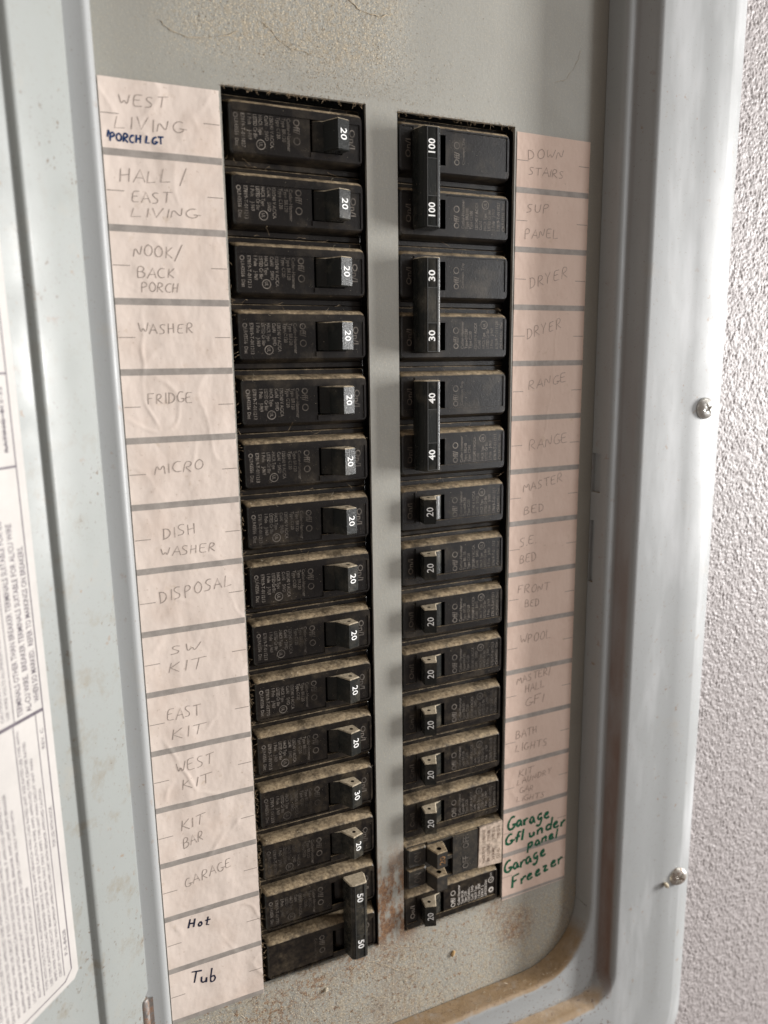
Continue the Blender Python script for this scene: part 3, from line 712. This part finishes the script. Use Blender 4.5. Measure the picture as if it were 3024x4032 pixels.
def dust_mesh(seed, side, n=300, amt=1.0):
    """side +1: top of the breaker is local +v (left column); -1: right column, turned half round"""
    random.seed(seed); mb = MB()
    for _ in range(int(n*amt)):
        u = random.uniform(3, 56); t = random.random(); v = 8.9+t*1.6; z = -.1-t*5.4
        grain(mb, u, side*(v-.35*max(0, (z+2.5))/2.5), z, random.uniform(.10, .24), random.choice((0, 0, 1, 2)))
    for _ in range(int(26*amt)):
        u = random.uniform(3, 56); t = random.random(); fibre(mb, u, side*(8.8+t*1.5), -.2-t*5, random.uniform(.8, 2.2), random.choice((0, 1)), .6, .05)
    for _ in range(int(90*amt)):
        u = random.uniform(4, 55); v = random.uniform(-8, 8)
        if 34 < u < 48.5 and -6 < v < 6: continue
        grain(mb, u, v, -.3 if u < 34 and v < 5.7 else .02, random.uniform(.06, .15), 1)
    for _ in range(int(60*amt)):
        t = random.random(); grain(mb, random.uniform(3, 56), -side*(8.7+t*.6), -.2-t*1.2, random.uniform(.07, .15), random.choice((0, 1)))
    return mesh('dust', mb.V, mb.F, [M_dust, M_dustp, M_dustd], mb.M)
def hdust_mesh(seed, side):
    random.seed(seed); mb = MB()
    for _ in range(130):
        t = random.random(); u = 39.5+random.uniform(.2, 1)*8; z = random.uniform(0, min(6.2, (u-39.3)*1.55))
        if math.hypot(u-44.8, z-3.3) < 1.1: continue
        grain(mb, u, side*5.75, z, random.uniform(.08, .18), random.choice((0, 1)))
    return mesh('toggle_dust', mb.V, mb.F, [M_dust, M_dustp], mb.M)

ME = dict(body=body_mesh(), tog=toggle_mesh(), a20=amp_mesh('20'), a30=amp_mesh('30'),
          l20=label_mesh('std', '20'), l20b=label_mesh('std', '20', var=1), l20c=label_mesh('std', '20', var=2), l30=label_mesh('std', '30'), lnew=label_mesh('new', '20'),
          blank=label_mesh('blank', ''), d100=label_mesh('std', '100', 2, 1), d30=label_mesh('std', '30', 2, 3), d40=label_mesh('std', '40', 2, 0), d50=label_mesh('std', '50', 2, 2))
DU = {s: [dust_mesh(10+i*3+s, s, amt=1.0) for i in range(3)] + [dust_mesh(50+s, s, amt=.45)] for s in (1, -1)}
HD = {s: hdust_mesh(80+s, s) for s in (1, -1)}
def yc(col, n): return (-25.4*(n-1)-13.65) if col == 'L' else (-25.3*(n-1)-13.9)
def origin(col, y): return (W(0, y, 0), 0.) if col == 'L' else (W(128.9, y, 0), math.pi)
def pole(parent, col, dv, lab, dust, sag=0.):
    b = obj('breaker_body', ME['body'], parent); b.location = L(0, dv, sag)
    p = obj('printed_marking', ME[lab], parent, 'stuff'); p.location = L(0, dv, sag)
    side = 1 if col == 'L' else -1
    if dust is not None:
        d = obj('dust', DU[side][dust], parent, 'stuff'); d.location = L(0, dv, sag)
def single(col, n, lab, amp, label, dust):
    loc, rot = origin(col, yc(col, n))
    t = thing('circuit_breaker', label, 'circuit breaker', loc, 'single-pole breakers in the two columns', rot)
    t.location.y += NOISEV.uniform(-.25, .25)*MM; t.location.z += NOISEV.uniform(-.15, .15)*MM; t.rotation_euler[1] += NOISEV.uniform(-.004, .004)
    pole(t, col, 0, lab, dust)
    g = obj('toggle_switch', ME['tog'], t); obj('amp_number', ME[amp], g)
    if n > 3: obj('toggle_dust', HD[1 if col == 'L' else -1], g, 'stuff')
    return t
ref = {'L': ['WEST LIVING and PORCH LGT', 'HALL EAST LIVING', 'NOOK BACK PORCH', 'WASHER', 'FRIDGE', 'MICRO', 'DISH WASHER', 'DISPOSAL', 'SW KIT', 'EAST KIT', 'WEST KIT', 'KIT BAR', 'GARAGE'],
       'R': {7: 'MASTER BED', 8: 'S.E. BED', 9: 'FRONT BED', 10: 'WPOOL', 11: 'MASTER HALL GFI', 12: 'BATH LIGHTS', 13: 'KIT LAUNDRY GAR LIGHTS'}}
for n in range(1, 14):
    amp, lab = 'a20', 'l20'
    if n == 1: lab = 'l20b'
    if n in (10, 13): lab = 'l20c'
    if n == 12: amp, lab = 'a30', 'l30'
    single('L', n, lab, amp, ('black 30 amp single breaker' if n == 12 else 'black 20 amp single breaker') + ' beside the left directory cell reading ' + ref['L'][n-1], 3 if n < 4 else n % 3)
for n in range(7, 14):
    single('R', n, 'l20', 'a20', 'dusty 20 amp breaker beside the right directory cell reading ' + ref['R'][n], n % 3)
single('R', 15, 'lnew', 'a20', 'black 20 amp breaker with fresh pale print, lowest in the right column', None)

TP = [(40.2, -1.0), (39.9, 1.2), (40.9, 6.5), (41.1, 7.1), (41.5, 7.6), (42.1, 7.85), (42.8, 7.9), (48.2, 7.9), (48.8, 7.6), (49.2, 6.9), (50.4, 1.2), (50.0, -1.0)]
M_rib = flat('lighter_rim_plastic', (.055, .055, .052), .35, .4, 600)  # lighter grey than the tie, so the ribs stand out
def tie_mesh():
    mb = MB(); prism(mb, TP, -19.6, 19.6, .45)
    z = 7.9
    for u in (42.9, 47.6): mb.box(u-.17, u+.17, -19.0, 19.0, z-.1, z+.32, 1)
    for v in (-19.0, -7.2, 7.2, 19.0): mb.box(42.9, 47.6, v-.16, v+.16, z-.1, z+.29, 1)
    mb.box(43.05, 47.45, -7.05, 7.05, z-.1, z+.16)
    return mb.build('handle_tie', [M_handle, M_rib], ang=30)
ME['tie'] = tie_mesh()
def hub_mesh():
    mb = MB(); prism(mb, [(36.4, -6), (36.0, -4.2), (36.8, -2.6), (38.6, -1.9), (41.0, -1.8), (42, 1.5), (46.5, 1.5), (46.6, -6)], -5.85, 5.65, .3); return mb.build('toggle_hub', M_black)
ME['hub'] = hub_mesh()
def double(col, n, amps, lab, label, dust, ln=4.9):
    y = (yc(col, n)+yc(col, n+1))/2; loc, rot = origin(col, y)
    t = thing('double_breaker', label, 'circuit breaker', loc, 'double-pole breakers', rot)
    sg = 1 if col == 'L' else -1
    printed_v, blank_v = (12.7, -12.7) if col == 'L' else (12.7, -12.7)
    # the maker's print sits on the upper pole in the left column and on the lower pole in the right one
    pole(t, col, printed_v, lab, dust[0]); pole(t, col, blank_v, 'blank', dust[1])
    for dv in (12.7, -12.7):
        h = obj('toggle_hub', ME['hub'], t); h.location = L(0, dv, 0)
    ti = obj('handle_tie', ME['tie'], t)
    zf = lambda u: 7.94
    for v in (12.2, -12.2):
        mb = MB(); put_text(mb, amps, 44.0, v+ln/2, 3.2, ln*.92, 0, .02, zf=zf); obj('amp_number', mesh('amp_number', mb.V, mb.F, M_num), ti)
    mb = MB(); random.seed(n)
    for _ in range(70): grain(mb, random.uniform(41, 50), sg*19.65, random.uniform(.5, 7.4), random.uniform(.08, .2), random.choice((0, 1)))
    for _ in range(60): grain(mb, 50.1+random.uniform(-.2, .2)-.1, random.uniform(-19, 19), random.uniform(1.2, 5), random.uniform(.06, .12), 0)
    obj('handle_dust', mesh('handle_dust', mb.V, mb.F, [M_dust, M_dustp], mb.M), ti, 'stuff')
    return t
double('R', 1, '100', 'd100', 'black 100 amp double breaker at the top of the right column', (3, 0), 5.9)
double('R', 3, '30', 'd30', 'black 30 amp double breaker beside the two DRYER cells', (1, 0))
double('R', 5, '40', 'd40', 'black 40 amp double breaker beside the two RANGE cells', (2, 1))
double('L', 14, '50', 'd50', 'black 50 amp double breaker with tied handle, bottom of the left column', (3, None))

# tandem breaker, right column slot 14
def tandem():
    y = yc('R', 14); t = thing('tandem_breaker', 'dusty tandem breaker with two small toggles and a worn tan label', 'circuit breaker', W(128.9, y, 0))
    X0 = -128.9
    def lx(x): return x+X0
    mb = MB()
    mb.loft([rr(lx(71.5), lx(128.4), -12.5, 12.5, .6, z) for z in (-24, -3)] + [rr(lx(72), lx(128.2), -12.2, 12.2, .8, -2.4), rr(lx(72.6), lx(128.0), -11.6, 11.6, 1.0, -.4), rr(lx(72.9), lx(127.8), -11.3, 11.3, 1.0, 0)], cap=True)
    mb.box(lx(99.6), lx(113.0), -11.0, 11.0, -.1, 1.1)
    for yy in (-5.6, 5.6):
        V = [rr(lx(73.2), lx(83.4), yy-5.0, yy+5.0, .8, z) for z in (-.1, 1.3)] + [rr(lx(73.8), lx(82.8), yy-4.4, yy+4.4, .8, 1.9), rr(lx(74.6), lx(82.0), yy-3.6, yy+3.6, .8, 1.6)]
        mb.loft(V, cap=True)
    mb.box(lx(92.2), lx(99.6), -.9, .9, -.1, 1.2); mb.box(lx(98.6), lx(99.6), -10.6, 10.6, -.1, 1.4)
    mb.box(lx(84.6), lx(99.6), -11.2, -10.0, -.1, .9); mb.box(lx(84.6), lx(99.6), 10.0, 11.2, -.1, .9)
    obj('breaker_body', mb.build('tandem_body', M_black2), t)
    sl = MB()
    for yy in (-5.4, 5.4): sl.box(lx(93.2), lx(98.4), yy-3.6, yy+3.6, -.05, .12)
    obj('slot', sl.build('slot', M_hole), t)
    mle = flat('dusty_raised_letters', (.15, .13, .11), .7, .6, 300)
    for yy in (5.6, -5.6):
        e = MB(); put_text(e, 'OFF', lx(107.8), yy-3.4, 3.8, 6.8, 1.28, .01, up=(-1, 0)); obj('moulded_letters', mesh('moulded_letters', e.V, e.F, mle), t)
        e = MB(); put_text(e, 'ON', lx(80.5), yy-2.6, 4.0, 5.2, 1.72, .01, up=(-1, 0)); obj('moulded_letters', mesh('moulded_letters', e.V, e.F, mle), t)
    lb = MB(); st = [(lx(113.6), -11.6), (lx(127.6), -12.4), (lx(127.9), 11.4), (lx(114.4), 10.9)]
    lb.loft([[L(x, yy, 0.) for x, yy in st], [L(x, yy, 1.1) for x, yy in st]], cap=True)
    s = obj('worn_label', lb.build('worn_label', M_oldlab), t, label='worn tan rating label with faded print')
    p = MB()
    for k, (tx_, ln) in enumerate((('HACR TYPE', 9), ('BR 120/240', 10), ('20 AMP', 7), ('CU-AL', 6))):
        put_text(p, tx_, lx(117.6+k*2.9), -9.5, 1.7, ln, 1.16, .01, up=(-1, 0)); put_text(p, 'TYPE '+tx_[:4], lx(117.6+k*2.9), 2.0, 1.6, 7.2, 1.16, .01, up=(-1, 0))
    obj('faded_print', mesh('faded_print', p.V, p.F, flat('faded_print', (.22, .15, .11), .6, .5, 500)), s)
    for k, (y0, y1) in enumerate(((1.0, 9.8), (-11.2, -2.8))):
        hm = MB(); P = [(lx(83.8), -1), (lx(83.6), 2.4), (lx(85.6), 9.0), (lx(91.4), 8.7), (lx(92.9), 2.0), (lx(92.9), -1)]
        prism(hm, P, y0, y1, .45, (lx(88.3), 5.6), 1.25)
        g = obj('toggle_switch', hm.build('tandem_toggle', [M_black2, M_hole]), t)
        if k == 0:
            nm = MB(); put_text(nm, '20', lx(90.0), y0+2.0, 3.2, 4.6, 9.05, .02, up=(-1, 0), zf=lambda u: 9.0-(u-lx(85.6))*.052+.04)
            obj('amp_number', mesh('amp_number', nm.V, nm.F, flat('worn_orange_print', (.32, .17, .07), .6, .9, 700)), g)
    du = MB(); random.seed(5)
    for _ in range(420):
        u = random.uniform(lx(73), lx(113)); v = random.choice((random.uniform(9, 12), random.uniform(-11, 11))); grain(du, u, v, .05 if u < lx(99.5) else 1.1, random.uniform(.06, .18), random.choice((0, 1, 0)))
    obj('dust', mesh('dust', du.V, du.F, [M_dust, M_dustp], du.M), t, 'stuff')
tandem()

# ------------------------------------------------------------------ loose dust, lint and crumbs on the panel
def settled_dust():
    random.seed(11); mb = MB()
    def clear(x, y): return not ((-.3 < x < 58.3 and -380 < y < .5) or (71.5 < x < 129 and -378 < y < -.5))
    for _ in range(9000):                      # above the openings
        x = random.gauss(45, 26); y = abs(random.gauss(0, 1))*13+2 if random.random() < .5 else random.uniform(2, 50)
        if clear(x, y) and -44 < x < 120: grain(mb, x, y, 0, random.uniform(.09, .25)*(1.4 if random.random() < .1 else 1), random.choice((1, 1, 0)))
    for _ in range(10000):                      # under the openings
        x = random.uniform(-42, 150); y = random.uniform(-426, -376)
        if random.random() < max(0, (x-70)/110): continue
        if clear(x, y) and not (x < 0 and y > -383.5): grain(mb, x, y, 0, random.uniform(.10, .26)*(1.5 if random.random() < .12 else 1), random.choice((0, 1, 1, 2)))
    for _ in range(260):
        x = random.uniform(-38, 100); y = random.uniform(-424, -384); fibre(mb, x, y, .1, random.uniform(1, 4), random.choice((0, 1)), .5, .06)
    for _ in range(700):                       # centre strip and thin scatter
        x = random.uniform(58.5, 71.2); grain(mb, x, random.uniform(-380, 0), 0, random.uniform(.05, .14), 1)
    for _ in range(900):
        x = random.uniform(129, 176); y = random.uniform(-424, -380); grain(mb, x, y, 0, random.uniform(.04, .12), random.choice((0, 2)))
    return pl(obj('settled_dust', mesh('settled_dust', mb.V, mb.F, [M_dust, M_dustp, M_dustd], mb.M), panel, 'stuff'))
settled_dust()
def edge_lint():
    random.seed(21); mb = MB()
    for x0, x1, y in ((0, 58, .25), (71.8, 128.8, -.75)):          # top edges of the openings
        for _ in range(900): grain(mb, random.uniform(x0, x1), y+abs(random.gauss(0, .55)), random.uniform(-.8, .15), random.uniform(.1, .26), random.choice((0, 0, 1, 2)))
        for _ in range(70): fibre(mb, random.uniform(x0, x1), y, 0, random.uniform(1, 2.6), 0, .5, .06, random.uniform(-2.6, -.5))
    for _ in range(1500):                                          # left edge of the left opening, thicker low down
        y = -380*random.random()**.6; a = .25+.5*(-y/380); grain(mb, random.gauss(.1, a*.6), y, random.uniform(-1.0, .25), random.uniform(.08, .22), random.choice((0, 0, 2)))
    for _ in range(220):
        y = -380*random.random()**.5; fibre(mb, random.uniform(-.6, .6), y, 0, random.uniform(.8, 2.4), 0, .6, .055, random.uniform(-1, 1))
    for _ in range(800): grain(mb, random.gauss(58.0, .25), random.uniform(-378, 0), random.uniform(-.9, .1), random.uniform(.07, .16), random.choice((0, 2)))
    for _ in range(500): grain(mb, random.gauss(71.8, .18), random.uniform(-376, 0), random.uniform(-.6, .1), random.uniform(.05, .12), random.choice((0, 1)))
    for _ in range(1100): grain(mb, random.gauss(128.6, .3), random.uniform(-376, 0), random.uniform(-1.0, .1), random.uniform(.08, .2), random.choice((0, 2, 2)))
    for x0, x1, y in ((0, 58, -379.6), (71.8, 128.8, -377.3)):
        for _ in range(700): grain(mb, random.uniform(x0, x1), y-abs(random.gauss(0, 1.0)), random.uniform(0, .2), random.uniform(.08, .24), random.choice((0, 1, 2)))
        for _ in range(60): fibre(mb, random.uniform(x0, x1), y, 0, random.uniform(1, 2.6), 0, .5, .06)
    for _ in range(60):                                            # webs hanging between breakers
        c = random.choice((0, 71.8)); n = random.randint(1, 14); x = c+random.uniform(2, 54)
        fibre(mb, x, -25.4*n-1, -1.0, random.uniform(2, 6), 0, 1.5, .05, random.uniform(-.6, .6)+random.choice((0, 3.14)))
    return pl(obj('edge_lint', mesh('edge_lint', mb.V, mb.F, [M_dust, M_dustp, M_dustd], mb.M), panel, 'stuff'))
edge_lint()
def ledge_dust():
    random.seed(31); mb = MB()
    def path(t, x1, y0, r):                     # bottom-right run of a rounded rectangle, t 0..1 from left to up the right side
        x0 = -50; La = x1-r-x0; Lb = math.pi/2*r; Lc = 30.; s = t*(La+Lb+Lc)
        if s < La: return x0+s, y0, (0, 1)
        if s < La+Lb: a = (s-La)/r; return x1-r+r*math.sin(a), y0+r-r*math.cos(a), (-math.sin(a), math.cos(a))
        return x1, y0+r+(s-La-Lb), (-1, 0)
    for _ in range(9000):                        # on the recess wall
        t = random.random(); z = random.uniform(.3, 11.5); x, y, nn = path(t, 177.6, -427.2, 35)
        if nn[1] < .25 and random.random() > .25: continue
        d = random.uniform(0, .35); s = random.uniform(.10, .27)*(1 if x < 150 else .7)
        grain(mb, x+nn[0]*d, y+nn[1]*d, z, s, random.choice((0, 2, 0, 1)) if x < 120 else random.choice((0, 2, 2)))
    for _ in range(260):
        t = random.random(); x, y, nn = path(t, 177.6, -427.2, 35)
        if nn[1] > .5: fibre(mb, x, y+.2, random.uniform(1, 11), random.uniform(1, 3), random.choice((0, 1)), .8, .07)
    for _ in range(7000):                        # in the outer groove
        t = random.random(); x, y, nn = path(t, 185.4, -444.6, 15)
        if nn[1] < .3 and random.random() > .12: continue
        d = abs(random.gauss(0, 1.6)) if nn[1] > .5 else abs(random.gauss(0, .5)); z = 12.2 if d > .9 else random.uniform(12.2, 18.5)
        grain(mb, x+nn[0]*d, y+nn[1]*d, z, random.uniform(.10, .27), random.choice((0, 2, 1)))
    for _ in range(1200):                        # crumbs along the vertical rim and the corner of the ledge
        y = random.uniform(-425, -130); x = random.gauss(180.2, .8)
        grain(mb, x, y, 12.2, random.uniform(.05, .16)*(1.5 if y < -330 else .8), random.choice((1, 0, 2)))
    for _ in range(700):
        a = random.random(); x = 184-a*60+random.gauss(0, 2); y = -444+max(0, random.gauss(4, 4))
        grain(mb, min(x, 184), y, 12.2, random.uniform(.06, .16), random.choice((2, 2, 1)))
    for _ in range(160): grain(mb, random.uniform(192, 242), random.uniform(-470, 50), 20.4, random.uniform(.06, .2), 1)
    return pl(obj('ledge_dust', mesh('ledge_dust', mb.V, mb.F, [M_dust, M_dustp, M_dustd], mb.M), panel, 'stuff'))
ledge_dust()

def strand(pts, label, r=.2):
    random.seed(len(label)); o = Vector((pts[0][0], pts[0][1], 0)); mb = MB(); Q = []
    for a, b in zip(pts[:-1], pts[1:]):
        for k in range(4): t = k/4; Q.append((a[0]+(b[0]-a[0])*t+random.gauss(0, .18), a[1]+(b[1]-a[1])*t+random.gauss(0, .18)))
    Q.append(pts[-1])
    P = [(x-o.x, y-o.y, .1+.15*random.random()) for x, y in Q]; tube(mb, P, [r*.5*random.uniform(.3, 1.5) for _ in P], 5)
    for x, y, z in P:
        for _ in range(5): grain(mb, x+random.gauss(0, .3), y+random.gauss(0, .3), 0, random.uniform(.06, .16), 0)
    ob = obj('lint_strand', mb.build('lint_strand', M_web), None); ob.location = W(o.x, o.y, 0)
    ob['label'] = label; ob['category'] = 'lint'; ob['group'] = 'strands of dusty lint on the cover plate'
strand([(-20.8, 18.3), (-18.2, 16.3), (-15.7, 15.2), (-11.1, 14.3), (-2.6, 15.3), (2.4, 16.5), (7.4, 18.7)], 'sagging strand of lint on the plate above the top left directory corner', .17)
strand([(15.9, 23.9), (19.6, 21.6), (22.7, 18.1), (27.9, 15.9), (31.9, 15.7), (35.9, 14.7)], 'bent strand of lint above the top left breaker', .18)
strand([(50.3, 37.2), (54.4, 34.5), (57.2, 33.2), (64.4, 32.5), (69.5, 33.9)], 'thick strand of lint at the top edge of the photo', .3)
strand([(148.9, 19.4), (155.2, 21.5), (158.7, 26.1), (161.3, 29.9), (162.4, 34.1)], 'faint strand of lint on the shaded plate above the right directory strip', .09)
strand([(57.3, -379.6), (64.7, -382.4), (72.8, -385.9), (79.3, -388.4), (84.8, -391.3)], 'long pale thread lying under the lowest right breaker', .11)
strand([(52.2, -386.3), (54.7, -387.6), (59.6, -391.0), (64.5, -394.5), (68.3, -397.6)], 'pale knotted thread lying below the centre strip', .14)
strand([(53.1, -406.7), (59.3, -409.7), (64.3, -411.4), (66.9, -411.6), (70.7, -411.8)], 'short pale thread lowest on the dusty plate', .13)
def lump(name, x, y, z, sx, sy, sz, rot, mat, label, cat, seed):
    bm = bmesh.new(); bmesh.ops.create_icosphere(bm, subdivisions=3, radius=1)
    for v in bm.verts:
        k = 1+.35*noise.noise(v.co*1.6+Vector((seed, 0, 0)))+.15*noise.noise(v.co*5); p = v.co*k
        px, py = p.x*sx, p.y*sy; c, s = math.cos(rot), math.sin(rot)
        v.co = L(px*c-py*s, px*s+py*c, (p.z+.9)*sz)
    me = bpy.data.meshes.new(name); bm.to_mesh(me); bm.free(); me.materials.append(mat)
    o = obj(name, me); o.location = W(x, y, z); o['label'] = label; o['category'] = cat
lump('wood_chip', 99.5, -399.4, 0, .9, 1.7, .6, -.35, M_chip, 'small golden wood chip lying on the plate under the right column', 'wood chip', 1.)
lump('plaster_crumb', 222.0, -385.2, 20.7, 1.0, 1.9, 1.5, .45, M_crumb, 'pale plaster crumb against the lower screw on the flange', 'crumb', 4.)
lump('plaster_crumb', 30.0, -393.6, 0, 1.2, .9, .6, .8, M_dustp, 'dusty crumb on the plate below the 50 amp breaker', 'crumb', 6.)
